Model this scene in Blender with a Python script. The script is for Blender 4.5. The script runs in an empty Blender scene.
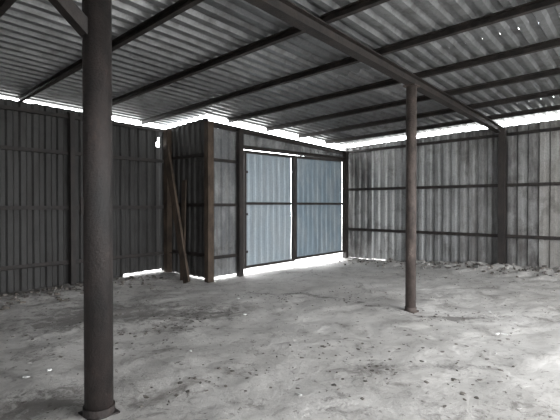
import bpy, bmesh, math, random
from mathutils import Vector, Matrix, noise
random.seed(7)
sc = bpy.context.scene
H=1.5
C=Vector((1.84,11.9,0)); U=Vector((0.666,0.746,0)).normalized(); V=Vector((U.y,-U.x,0))
Z=Vector((0,0,1))
def P(s,w,z=0.0): return C+U*s+V*w+Z*z
def roofz(s,w): return 3.20-0.02*s+0.025*w
def fz(s,w):
    p=P(s,w)
    n=noise.noise(p*0.6)*0.035+noise.noise(p*2.3)*0.024+noise.noise(p*6)*0.014
    r=0.17*max(0,min(1,(s+3.2)/3.0))*max(0,min(1,(w-0.6)/4.0))
    rub=max(0,min(1,(s+1.6)/1.2))*max(0,min(1,(w-.2)/.8))
    n+=rub*(abs(noise.noise(p*3.1))*0.13)
    lw=max(0,min(1,(-0.5-w)/.6))
    n+=lw*0.04
    return n+r
def atpx(px,py):
    Y=420*1.5/(py-205); X=(px-280)/420*Y; r=Vector((X,Y,0))-C; return r.dot(U),r.dot(V)

# ---------- materials ----------
def nt(name):
    m=bpy.data.materials.new(name); m.use_nodes=True
    t=m.node_tree; return m,t,t.nodes,t.links,t.nodes['Principled BSDF']
def ramp(N,pts):
    r=N.new('ShaderNodeValToRGB'); e=r.color_ramp.elements
    e[0].position=pts[0][0]; e[0].color=(*pts[0][1],1)
    e[1].position=pts[-1][0]; e[1].color=(*pts[-1][1],1)
    for p,c in pts[1:-1]:
        x=e.new(p); x.color=(*c,1)
    return r
def mixc(N,L,a,b,f,mode='MIX'):
    m=N.new('ShaderNodeMix'); m.data_type='RGBA'; m.blend_type=mode
    for sock,v in ((m.inputs[6],a),(m.inputs[7],b),(m.inputs[0],f)):
        if hasattr(v,'is_output'): L.new(v,sock)
        elif isinstance(v,(int,float)): sock.default_value=v
        else: sock.default_value=(*v,1)
    return m.outputs[2]
def math_(N,L,op,a,b,clamp=False):
    m=N.new('ShaderNodeMath'); m.operation=op; m.use_clamp=clamp
    for s_,v in ((m.inputs[0],a),(m.inputs[1],b)):
        if hasattr(v,'is_output'): L.new(v,s_)
        else: s_.default_value=v
    return m.outputs[0]
def noisen(N,L,scale,sv=(1,1,1),detail=6,rough=.6,dist=0,loc=(0,0,0)):
    tc=N.new('ShaderNodeTexCoord'); mp=N.new('ShaderNodeMapping'); mp.inputs['Scale'].default_value=sv
    mp.inputs['Location'].default_value=loc
    n=N.new('ShaderNodeTexNoise'); n.inputs['Scale'].default_value=scale; n.inputs['Detail'].default_value=detail
    n.inputs['Roughness'].default_value=rough; n.inputs['Distortion'].default_value=dist
    L.new(tc.outputs['Object'],mp.inputs[0]); L.new(mp.outputs[0],n.inputs[0]); return n.outputs[0]
def sheet_mat(name,stain,rust,amt=.5,rough=.6,metal=.15,ramt=.7,s1=(1.5,1.5,.7),s2=(1.5,1.5,.25),blot=.5):
    m,t,N,L,B=nt(name)
    at=N.new('ShaderNodeAttribute'); at.attribute_name='tint'
    n1=noisen(N,L,1.6,s1,8,.65); r1=ramp(N,[(.45,(0,0,0)),(.60,(1,1,1))]); L.new(n1,r1.inputs[0])
    c=mixc(N,L,at.outputs['Color'],stain,math_(N,L,'MULTIPLY',r1.outputs[0],amt))
    n2=noisen(N,L,5,s2); r2=ramp(N,[(.50,(0,0,0)),(.70,(1,1,1))]); L.new(n2,r2.inputs[0])
    c=mixc(N,L,c,rust,math_(N,L,'MULTIPLY',r2.outputs[0],ramt))
    n4=noisen(N,L,2.7,(1,1,1),9,.7,.4,(4,2,7)); r4=ramp(N,[(.52,(0,0,0)),(.66,(1,1,1))]); L.new(n4,r4.inputs[0])
    c=mixc(N,L,c,tuple(x*.55 for x in rust),math_(N,L,'MULTIPLY',r4.outputs[0],blot))
    n3=noisen(N,L,40,(1,1,1),3); r3=ramp(N,[(.3,(.82,.82,.82)),(.7,(1.1,1.1,1.1))]); L.new(n3,r3.inputs[0])
    c=mixc(N,L,c,r3.outputs[0],1.0,'MULTIPLY')
    L.new(c,B.inputs['Base Color']); B.inputs['Roughness'].default_value=rough; B.inputs['Metallic'].default_value=metal
    return m
def rusty(name,c1,c2,scale=6,rough=.7,c3=None,bump=.3):
    m,t,N,L,B=nt(name)
    n=noisen(N,L,scale,(1,1,.6),9,.7); r=ramp(N,[(.38,c1),(.62,c2)]+([(.72,c3)] if c3 else [])); L.new(n,r.inputs[0]); L.new(r.outputs[0],B.inputs['Base Color'])
    b=N.new('ShaderNodeBump'); b.inputs['Strength'].default_value=bump; b.inputs['Distance'].default_value=.012
    n2=noisen(N,L,38,(1,1,1),8,.7); L.new(n2,b.inputs['Height']); L.new(b.outputs[0],B.inputs['Normal'])
    B.inputs['Roughness'].default_value=rough; return m
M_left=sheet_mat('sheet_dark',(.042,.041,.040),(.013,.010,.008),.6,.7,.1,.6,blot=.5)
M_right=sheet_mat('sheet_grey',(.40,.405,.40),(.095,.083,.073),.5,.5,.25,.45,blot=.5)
M_door=sheet_mat('sheet_blue',(.36,.395,.415),(.16,.175,.185),.5,.5,.1,.3,blot=.12)
M_roof=sheet_mat('sheet_roof',(.16,.165,.17),(.065,.06,.055),.5,.42,.4,.5,(1,1,1),(1,1,1),.5)
M_steel=rusty('dark_steel',(.009,.0075,.007),(.028,.021,.018),6,.7,(.05,.034,.028))
M_post=rusty('rusty_post',(.009,.0075,.007),(.026,.019,.017),7,.6,(.065,.042,.034),.8)
M_post2=rusty('weathered_post',(.030,.022,.019),(.085,.066,.057),7,.75,(.21,.175,.155),.8)
M_wood=rusty('old_wood',(.028,.020,.014),(.085,.060,.043),4,.9)
def floor_mat():
    m,t,N,L,B=nt('dusty_floor')
    n1=noisen(N,L,.55,(1,1,1),8,.62,.3); r1=ramp(N,[(.3,(.44,.425,.405)),(.5,(.57,.555,.535)),(.7,(.68,.665,.645))]); L.new(n1,r1.inputs[0])
    n2=noisen(N,L,1.9,(1,1,1),14,.75,.9,(3,1,0)); r2=ramp(N,[(.34,(.50,.485,.47)),(.46,(.88,.875,.87)),(.7,(1.06,1.06,1.05))]); L.new(n2,r2.inputs[0])
    c=mixc(N,L,r1.outputs[0],r2.outputs[0],1.0,'MULTIPLY')
    n3=noisen(N,L,12,(1,1,1),9,.74,.6); r3=ramp(N,[(.35,(.30,.28,.26)),(.415,(1,1,1)),(.9,(1,1,1))]); L.new(n3,r3.inputs[0])
    c=mixc(N,L,c,r3.outputs[0],1.0,'MULTIPLY')
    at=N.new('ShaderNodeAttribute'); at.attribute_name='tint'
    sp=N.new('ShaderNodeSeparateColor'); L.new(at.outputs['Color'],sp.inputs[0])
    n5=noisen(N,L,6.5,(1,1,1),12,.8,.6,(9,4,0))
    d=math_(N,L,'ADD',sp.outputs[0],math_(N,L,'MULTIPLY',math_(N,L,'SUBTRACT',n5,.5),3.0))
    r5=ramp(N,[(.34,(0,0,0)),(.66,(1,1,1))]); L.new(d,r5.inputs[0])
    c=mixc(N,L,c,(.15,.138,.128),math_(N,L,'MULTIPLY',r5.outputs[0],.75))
    L.new(c,B.inputs['Base Color']); B.inputs['Roughness'].default_value=.9
    b=N.new('ShaderNodeBump'); b.inputs['Strength'].default_value=.75; b.inputs['Distance'].default_value=.045
    n4=noisen(N,L,7,(1,1,1),11,.74)
    v=N.new('ShaderNodeTexVoronoi'); v.feature='SMOOTH_F1'; v.inputs['Scale'].default_value=4.0
    tc=N.new('ShaderNodeTexCoord'); L.new(tc.outputs['Object'],v.inputs['Vector'])
    h=math_(N,L,'ADD',n4,math_(N,L,'MULTIPLY',math_(N,L,'MINIMUM',v.outputs['Distance'],.35),.35))
    L.new(h,b.inputs['Height']); L.new(b.outputs[0],B.inputs['Normal'])
    return m
M_floor=floor_mat()
m,t,N,L,B=nt('debris'); a=N.new('ShaderNodeAttribute'); a.attribute_name='tint'
n=noisen(N,L,30); rr=ramp(N,[(.3,(.6,.6,.6)),(.7,(1,1,1))]); L.new(n,rr.inputs[0])
L.new(mixc(N,L,a.outputs['Color'],rr.outputs[0],1.0,'MULTIPLY'),B.inputs['Base Color']); B.inputs['Roughness'].default_value=.9
M_deb=m

# ---------- helpers ----------
def obj(name,verts,faces,mat,tints=None,parent=None,smooth=False):
    me=bpy.data.meshes.new(name); me.from_pydata([tuple(v) for v in verts],[],faces); me.update()
    if tints:
        at=me.color_attributes.new('tint','FLOAT_COLOR','POINT')
        for i,c in enumerate(tints): at.data[i].color=(*c,1)
    me.materials.append(mat)
    o=bpy.data.objects.new(name,me); sc.collection.objects.link(o)
    if smooth:
        for p in me.polygons: p.use_smooth=True
    if parent: o.parent=parent
    return o
def empty(name,loc=(0,0,0)):
    o=bpy.data.objects.new(name,None); sc.collection.objects.link(o); return o
BOX=lambda a,b:[(-a/2,-b/2),(a/2,-b/2),(a/2,b/2),(-a/2,b/2)]
def ANG(a,b,t=.008): return [(-a/2,-b/2),(a/2,-b/2),(a/2,-b/2+t),(-a/2+t,-b/2+t),(-a/2+t,b/2),(-a/2,b/2)]
def CH(a,b,t=.01): return [(-a/2,-b/2),(a/2,-b/2),(a/2,-b/2+t),(-a/2+t,-b/2+t),(-a/2+t,b/2-t),(a/2,b/2-t),(a/2,b/2),(-a/2,b/2)]
def IB(a,b,t=.012): return [(-a/2,-b/2),(a/2,-b/2),(a/2,-b/2+t),(t/2,-b/2+t),(t/2,b/2-t),(a/2,b/2-t),(a/2,b/2),(-a/2,b/2),(-a/2,b/2-t),(-t/2,b/2-t),(-t/2,-b/2+t),(-a/2,-b/2+t)]
def CIRC(r,n=20): return [(r*math.cos(2*math.pi*i/n),r*math.sin(2*math.pi*i/n)) for i in range(n)]
def beam(name,p0,p1,prof,mat,parent=None,up=Z,smooth=False):
    d=(p1-p0).normalized(); x=d.cross(up).normalized(); y=x.cross(d).normalized(); n=len(prof)
    vs=[p0+x*a+y*b for a,b in prof]+[p1+x*a+y*b for a,b in prof]
    fs=[(i,(i+1)%n,n+(i+1)%n,n+i) for i in range(n)]+[tuple(range(n-1,-1,-1)),tuple(range(n,2*n))]
    o=obj(name,vs,fs,mat,None,parent)
    if smooth:
        for p in o.data.polygons[:n]: p.use_smooth=True
    return o
def vj(c,j): 
    k=1+random.uniform(-j,j); return tuple(max(0,x*k) for x in c)
def corr(name,f,a0,a1,bot,top,mat,color,jit=.2,period=.2,amp=.035,ribs=5,parent=None,topj=.03,botj=.03,rows=3,colf=None,holes=(),dent=.012):
    """overlapping corrugated sheets. f(a,h,d)->point; bot/top functions of a; holes: torn spots"""
    vs=[];fs=[];ts=[]
    a=a0;k_=0
    while a<a1-1e-3:
        off=(.004 if k_%2 else -.002)+random.uniform(0,.002); k_+=1
        tj=random.uniform(-topj,0); bj=random.uniform(0,botj)
        col=vj(colf(a) if colf else color,jit)
        prof=[]
        for i in range(ribs+1):
            for q,d in ((0,0),(.19,0),(.38,0),(.52,1),(.69,1),(.86,1)):
                if i==ribs and q>.38: break
                x=a+(i+q)*period
                if x<=a1: prof.append((x,d*amp))
        if prof[-1][0]<a1 and a+ribs*period>a1: prof.append((a1,prof[-1][1]))
        base=len(vs); hh=[]
        for x,d in prof:
            for r in range(rows):
                k=r/(rows-1); b=bot(x)+bj; tt=top(x)+tj
                h=b+(tt-b)*k; hh.append((x,h))
                wob=noise.noise(Vector((x*1.6,h*1.4,5)))*dent
                vs.append(f(x,h,d+off+wob)); ts.append(col)
        for i in range(len(prof)-1):
            for r in range(rows-1):
                v=i*rows+r
                cx=(hh[v][0]+hh[v+rows][0])/2; cz=(hh[v][1]+hh[v+1][1])/2
                if any(abs(cx-ha)<hr and abs(cz-hz)<hq for ha,hz,hr,hq in holes): continue
                v+=base; fs.append((v,v+rows,v+rows+1,v+1))
        a+=ribs*period
    return obj(name,vs,fs,mat,ts,parent)

SN,WF=-14.5,9.6
WL=-1.45; SS=-4.9
# ---------- floor ----------
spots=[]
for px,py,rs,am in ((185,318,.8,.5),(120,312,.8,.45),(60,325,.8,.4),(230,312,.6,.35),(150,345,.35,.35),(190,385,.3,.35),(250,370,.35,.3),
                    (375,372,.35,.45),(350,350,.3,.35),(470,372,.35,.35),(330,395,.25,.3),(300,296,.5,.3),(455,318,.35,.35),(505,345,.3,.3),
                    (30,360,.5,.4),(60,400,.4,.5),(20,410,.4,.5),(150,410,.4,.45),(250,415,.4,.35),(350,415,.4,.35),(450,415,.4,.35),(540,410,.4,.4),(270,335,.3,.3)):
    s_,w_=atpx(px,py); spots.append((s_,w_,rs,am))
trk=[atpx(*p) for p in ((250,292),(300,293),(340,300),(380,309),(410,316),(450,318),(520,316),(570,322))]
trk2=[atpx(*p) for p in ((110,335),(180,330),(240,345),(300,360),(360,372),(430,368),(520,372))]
def segd(p,a,b):
    ax,ay=a;bx,by=b;dx,dy=bx-ax,by-ay;t=max(0,min(1,((p[0]-ax)*dx+(p[1]-ay)*dy)/(dx*dx+dy*dy)))
    return math.hypot(p[0]-ax-t*dx,p[1]-ay-t*dy)
def dirt_and_shade(s,w):
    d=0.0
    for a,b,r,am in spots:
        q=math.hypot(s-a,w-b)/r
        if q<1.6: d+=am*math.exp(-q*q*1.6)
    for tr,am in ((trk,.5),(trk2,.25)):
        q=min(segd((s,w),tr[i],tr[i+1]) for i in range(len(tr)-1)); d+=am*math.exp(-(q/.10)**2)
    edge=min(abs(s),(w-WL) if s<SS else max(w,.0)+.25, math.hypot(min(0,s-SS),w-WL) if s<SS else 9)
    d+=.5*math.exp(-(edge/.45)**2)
    if s<SS: d+=.32*max(0,min(1,(2.4-w)/2.6))  # shade over the left floor, painted into the tint on top of the stains
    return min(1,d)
vs=[];fs=[];fc=[]
ns,nw=240,190
s0,s1,w0,w1=SN-3,0.35,WL-.35,WF+3
for i in range(ns+1):
    for j in range(nw+1):
        s=s0+(s1-s0)*i/ns; w=w0+(w1-w0)*j/nw
        vs.append(P(s,w,fz(s,w))); q=dirt_and_shade(s,w); fc.append((q,q,q))
for i in range(ns):
    for j in range(nw):
        a=i*(nw+1)+j; fs.append((a,a+nw+1,a+nw+2,a+1))
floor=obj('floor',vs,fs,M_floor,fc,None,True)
g,t,N,L,B=nt('outside_ground'); nn=noisen(N,L,.5); r=ramp(N,[(.3,(.35,.35,.33)),(.7,(.5,.5,.47))]); L.new(nn,r.inputs[0]); L.new(r.outputs[0],B.inputs['Base Color'])
obj('ground',[Vector((-60,-60,-.12)),Vector((60,-60,-.12)),Vector((60,60,-.12)),Vector((-60,60,-.12))],[(0,1,2,3)],g)

# ---------- walls ----------
fl=lambda w:(lambda a,h,d: P(a,w-d,h))
def ltop(a):
    t=roofz(a,WL)-.035
    if a>-6.2: t-=.05
    return t
def lbot(a): return .09 if -5.9<a<-4.95 else 0
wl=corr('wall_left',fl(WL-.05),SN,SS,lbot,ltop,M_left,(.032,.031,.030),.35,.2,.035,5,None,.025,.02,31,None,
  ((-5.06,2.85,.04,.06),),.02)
for z in (.45,1.45,2.45,3.10):
    beam('rail',P(SN,WL,z),P(SS,WL,z+ (0.02 if z>3 else 0)),ANG(.06,.07),M_steel,wl)
for s in (-6.9,-9.3,-11.7,-14.3):
    beam('stud',P(s,WL+.04,-.05),P(s,WL+.04,roofz(s,WL)-.12),CH(.08,.1),M_steel,wl,V)
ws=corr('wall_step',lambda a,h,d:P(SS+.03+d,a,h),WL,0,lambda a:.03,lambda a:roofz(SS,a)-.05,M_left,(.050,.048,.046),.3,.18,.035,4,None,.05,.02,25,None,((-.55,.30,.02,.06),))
for z in (.5,1.5,2.5):
    beam('rail',P(SS,WL+.05,z),P(SS,0,z),ANG(.06,.07),M_steel,ws)
beam('corner_post',P(SS-.02,WL+.12,-.05),P(SS-.02,WL+.12,3.12),BOX(.13,.13),M_wood,ws,V)
beam('corner_post_outer',P(SS,0.05,-.05),P(SS,0.05,3.12),CH(.14,.12),M_wood,ws,V)
DL,DM,DR=-3.98,-2.30,-0.12
wd=corr('wall_door',fl(-.02),SS,DL-.1,lambda a:.05,lambda a:3.05,M_right,(.15,.155,.16),.15,.2,.035,4,None,.02,.02,20)
def ttop(a): return 3.08-0.03*(a-DL)
corr('transom_sheet',fl(-.02),DL-.1,-.05,lambda a:2.72,ttop,M_right,(.10,.103,.107),.2,.2,.035,5,wd,.0,.0)
beam('top_rail',P(SS,0.03,3.09),P(0,0.03,2.96),CH(.07,.10),M_steel,wd)
beam('lintel',P(DL-.1,0.03,2.72),P(0,0.03,2.80),CH(.06,.08),M_steel,wd)
beam('door_jamb',P(DL-.1,0.05,-.05),P(DL-.1,0.05,3.08),CH(.12,.1),M_steel,wd,V)
beam('door_jamb_corner',P(-.06,0.06,-.05),P(-.06,0.06,3.0),CH(.12,.12),M_steel,wd,V)
for z in (.45,1.5,2.4):
    beam('rail',P(SS,0.03,z),P(DL-.1,0.03,z),ANG(.05,.06),M_steel,wd)
def leaf(name,a0,a1,zt0,zt1,col,z0):
    e=empty(name)
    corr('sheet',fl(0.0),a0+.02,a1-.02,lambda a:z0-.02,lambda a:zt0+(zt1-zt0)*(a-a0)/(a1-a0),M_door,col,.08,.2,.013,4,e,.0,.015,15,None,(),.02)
    w=.05
    beam('frame_side_a',P(a0+.035,w,z0-.03),P(a0+.035,w,zt0),BOX(.06,.05),M_steel,e,V)
    beam('frame_side_b',P(a1-.035,w,z0-.03),P(a1-.035,w,zt1),BOX(.06,.05),M_steel,e,V)
    beam('frame_top',P(a0,w,zt0-.03),P(a1,w,zt1-.03),BOX(.05,.06),M_steel,e)
    beam('frame_bottom',P(a0,w,z0),P(a1,w,z0),BOX(.05,.05),M_steel,e)
    beam('frame_mid',P(a0,w,1.53),P(a1,w,1.53),BOX(.045,.055),M_steel,e)
    for z in (.5,1.3,2.2):
        beam('hinge',P(a0 if name=='door_1' else a1,w+.03,z),P(a0+.10 if name=='door_1' else a1-.10,w+.03,z),BOX(.012,.05),M_steel,e)
    return e
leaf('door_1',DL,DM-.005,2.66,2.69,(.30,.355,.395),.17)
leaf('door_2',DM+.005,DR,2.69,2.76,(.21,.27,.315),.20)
cset=[(.15,.148,.146),(.27,.273,.274),(.11,.107,.105),(.21,.213,.214),(.33,.333,.33)]
_i=[0]
def rcol(a):
    _i[0]+=1
    if a>4.6: return [(.20,.18,.165),(.29,.28,.265)][_i[0]%2]
    return cset[(_i[0]*2)%5]
wr=corr('wall_right',lambda a,h,d:P(.05+d,a,h),-.05,WF,lambda a:.02,lambda a:roofz(0,a)-.065,M_right,(.3,.3,.3),.12,.2,.042,4,None,.02,.02,21,rcol,(),.022)
for z in (.82,1.93,2.98):
    beam('rail',P(0,0,z),P(0,WF,z+(.12 if z>2.5 else 0)),ANG(.06,.07),M_steel,wr)
for w in (4.07,7.2):
    beam('stud',P(-.06,w,-.05),P(-.06,w,roofz(0,w)-.12),CH(.15,.13),M_steel,wr,V)
for w in (1.9,5.9):
    beam('stud_thin',P(-.02,w,-.05),P(-.02,w,roofz(0,w)-.12),ANG(.05,.05),M_steel,wr,V)
OS0,OS1=-8.3,-2.6
wf=corr('wall_side',lambda a,h,d:P(a,WF+d,h),SN,OS0,lambda a:.0,lambda a:roofz(a,WF)-.08,M_right,(.2,.2,.2),.2,.2,.04,5)
corr('sheet_far',lambda a,h,d:P(a,WF+d,h),OS1,0,lambda a:.1,lambda a:roofz(a,WF)-.08,M_right,(.25,.25,.25),.2,.2,.04,5,wf)
for s in (OS0,OS1): beam('opening_jamb',P(s,WF,-.1),P(s,WF,3.35),CH(.12,.12),M_steel,wf,V)
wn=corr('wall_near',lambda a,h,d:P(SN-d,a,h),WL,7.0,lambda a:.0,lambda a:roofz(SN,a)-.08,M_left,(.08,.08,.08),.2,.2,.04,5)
corr('sheet_far',lambda a,h,d:P(SN-d,a,h),9.0,WF,lambda a:.0,lambda a:roofz(SN,a)-.08,M_left,(.12,.12,.12),.2,.2,.04,5,wn)
for w in (7.0,9.0): beam('opening_jamb',P(SN,w,-.1),P(SN,w,3.5),CH(.12,.12),M_steel,wn,V)

# ---------- roof ----------
vs=[];fs=[];ts=[]
period=.19; amp=.045
segs=[(-14.7,-12.2),(-12.3,-9.9),(-10.0,-7.6),(-7.7,-4.78),(-4.88,-3.0),(-3.1,-1.4),(-1.5,.12)]
for k,(sa,sb) in enumerate(segs):
    w=WL-.16; kk=0
    while w<WF+.15:
        cols=6; col=vj(random.choice([(.22,.225,.23),(.17,.175,.18),(.27,.275,.28)]),.15); base=len(vs); pr=[]
        for i in range(cols):
            for q,d in ((0,0),(.36,0),(.5,1),(.86,1)): pr.append((w+(i+q)*period,d*amp))
        pr.append((w+cols*period,0)); pr.append((w+(cols+.36)*period,0)); pr.append((w+(cols+.5)*period,amp))
        pr=[x for x in pr if not (x[0]<-.14 and sa>SS)]
        w+=cols*period; kk+=1
        if len(pr)<2: continue
        lift=.010*(k%2)+.002*(kk%2)
        for x,d in pr:
            for s in (sa,(sa+sb)/2,sb):
                vs.append(P(s,x,roofz(s,x)+d+lift)); ts.append(col)
        for i in range(len(pr)-1):
            for r in range(2):
                v=base+i*3+r; fs.append((v,v+3,v+4,v+1))
ceil=obj('ceiling',vs,fs,M_roof,ts)
rf=empty('roof_frame')
pur=[-14.4,-13.4,-12.25,-11.1,-10.0,-8.87,-7.73,-6.59,-5.45,-4.3,-3.15,-2.0,-.85]
for s in pur:
    wa=WL-.1 if s<SS else -.1
    beam('purlin',P(s,wa,roofz(s,wa)-.045),P(s,WF,roofz(s,WF)-.045),CH(.06,.085),M_steel,rf)
for w in (4.0,8.3):
    beam('girder',P(SN,w,roofz(SN,w)-.155),P(-.02,w,roofz(0,w)-.155),IB(.12,.13),M_steel,rf)
# ---------- interior posts ----------
def post(s,w,r,mat,base,topz):
    e=empty('steel_post')
    z0=fz(s,w)-.05
    beam('shaft',P(s,w,z0),P(s,w,topz),CIRC(r,28),mat,e,V,True)
    beam('base_plate',P(s,w,fz(s,w)-.04),P(s,w,fz(s,w)+.010),BOX(base,base),mat,e,V)
    beam('base_collar',P(s,w,fz(s,w)-.02),P(s,w,fz(s,w)+.06),CIRC(r*1.12,24),mat,e,V)
    beam('cap_plate',P(s,w,topz-.02),P(s,w,topz),BOX(r*2.4,r*2.4),mat,e,V)
    return e
pl=Vector((-1.30,3.0,0)); r_=pl-C; sl,wl_=r_.dot(U),r_.dot(V)
p1=post(sl,wl_,.097,M_post,.21,roofz(sl,4)-.22)
beam('header',P(sl-1.0,wl_,roofz(sl,4)-.17),P(sl+.2,wl_,roofz(sl,4)-.17),CH(.1,.1),M_steel,p1)
beam('brace',P(sl-.05,wl_,2.70),P(sl-.62,wl_,3.18),CH(.09,.09),M_steel,p1)
beam('weld_tab',P(sl-.09,wl_-.02,1.43),P(sl-.09,wl_-.02,1.55),BOX(.05,.03),M_post,p1,V)
pm=Vector((1.84,5.9,0)); r_=pm-C; sm,wm=r_.dot(U),r_.dot(V)
post(sm,wm,.072,M_post2,.17,roofz(sm,wm)-.22)

# ---------- leaning planks ----------
zp=fz(SS-.42,-.1)
beam('wooden_plank',P(SS-.12,-1.25,2.75),P(SS-.42,-.1,zp+.03),BOX(.17,.05),M_wood,None,U)
beam('wooden_plank',P(SS-.10,-.62,2.0),P(SS-.30,-.42,fz(SS-.3,-.42)),BOX(.12,.03),M_wood,None,U)

# ---------- debris ----------
D={'v':[],'f':[],'t':[]}
def chip(s,w,r,th,col,ang=0):
    if math.hypot(s-sl,w-wl_)<.25 or math.hypot(s-sm,w-wm)<.22 or s<-9.2: return
    vs,fs,ts=D['v'],D['f'],D['t']
    z=fz(s,w); n=random.randint(4,7); b=len(vs); ph=random.random()*6
    tx,ty=random.uniform(-.25,.25),random.uniform(-.25,.25); el=random.uniform(.35,1)
    for lvl in (0,1):
        for i in range(n):
            a=ph+2*math.pi*i/n; rr=r*random.uniform(.65,1.1)
            x,y=rr*math.cos(a),rr*el*math.sin(a); ca,sa_=math.cos(ph*2),math.sin(ph*2)
            x,y=x*ca-y*sa_,x*sa_+y*ca
            k=1 if lvl==0 else .85
            vs.append(P(s+x*k,w+y*k,z+x*tx*.6+y*ty*.6-.002+lvl*th)); ts.append(col)
    fs.append(tuple(range(b,b+n))[::-1]); fs.append(tuple(range(b+n,b+2*n)))
    for i in range(n): fs.append((b+i,b+(i+1)%n,b+n+(i+1)%n,b+n+i))
cols=[(.14,.125,.11),(.20,.18,.16),(.10,.09,.08),(.32,.30,.28),(.5,.48,.46),(.17,.15,.14)]
wcols=[(.10,.09,.08),(.16,.14,.12),(.07,.06,.055),(.2,.18,.16)]
def ok(s,w): return w>(WL+.12 if s<SS-.5 else .12) and s<-.1
for i in range(3600):
    s=random.uniform(-11,-.2); w=random.uniform(WL+.1,8)
    if not ok(s,w) or noise.noise(Vector((s,w,0))*.9)<random.uniform(-.3,.5): continue
    chip(s,w,random.choice((.006,.009,.012,.016,.026)),random.uniform(.003,.009),random.choice(cols))
for i in range(520):
    k=random.random()
    if k<.6: s=-.15-abs(random.gauss(0,.45)); w=random.uniform(.3,7)
    else: s=random.uniform(-9,SS-.5); w=WL+.13+abs(random.gauss(0,.5))
    if ok(s,w): chip(s,w,random.uniform(.012,.06),random.uniform(.008,.04),random.choice(wcols if k>=.5 else cols))
for px,py,n,sp in ((185,322,40,.3),(150,330,22,.3),(375,372,28,.25),(350,300,24,.4),(270,300,22,.3),(440,318,22,.35),(330,350,22,.3),(60,330,20,.4),(230,380,14,.25),(470,380,20,.25),(170,395,14,.2)):
    s_,w_=atpx(px,py)
    for i in range(n):
        chip(s_+random.gauss(0,sp),w_+random.gauss(0,sp*.6),random.uniform(.008,.030),random.uniform(.004,.010),random.choice(cols[:3]))
for px,py,r in ((505,333,.06),(498,334,.035),(25,380,.045),(490,312,.03),(245,315,.03),(300,398,.02),(238,300,.035),(48,372,.03),(190,352,.02),(220,290,.03)):
    s_,w_=atpx(px,py); chip(s_,w_,r,.012,(.85,.85,.83))
obj('debris_scatter',D['v'],D['f'],M_deb,D['t'])

# ---------- light ----------
w=bpy.data.worlds.new('World'); sc.world=w; w.use_nodes=True
bg=w.node_tree.nodes['Background']
bg.inputs[0].default_value=(.965,.982,1,1); bg.inputs[1].default_value=16.0
def portal(name,c,n,sx,sy):
    l=bpy.data.lights.new(name,'AREA'); l.shape='RECTANGLE'; l.size=sx; l.size_y=sy; l.cycles.is_portal=True
    o=bpy.data.objects.new(name,l); sc.collection.objects.link(o); o.location=c
    o.rotation_euler=n.to_track_quat('-Z','Y').to_euler()
portal('portal_side',P((OS0+OS1)/2,WF+.1,1.65),-V,abs(OS1-OS0),3.4)
portal('portal_near',P(SN-.1,8.0,1.7),U,2,3.5)
sc.view_settings.view_transform='Standard'
sc.view_settings.exposure=0

# ---------- camera ----------
cd=bpy.data.cameras.new('camera'); cam=bpy.data.objects.new('camera',cd); sc.collection.objects.link(cam)
cd.sensor_width=36; cd.lens=27; cam.location=(0,0,H)
cam.rotation_euler=(math.radians(90-.7),0,0); cd.clip_start=.05
sc.camera=cam
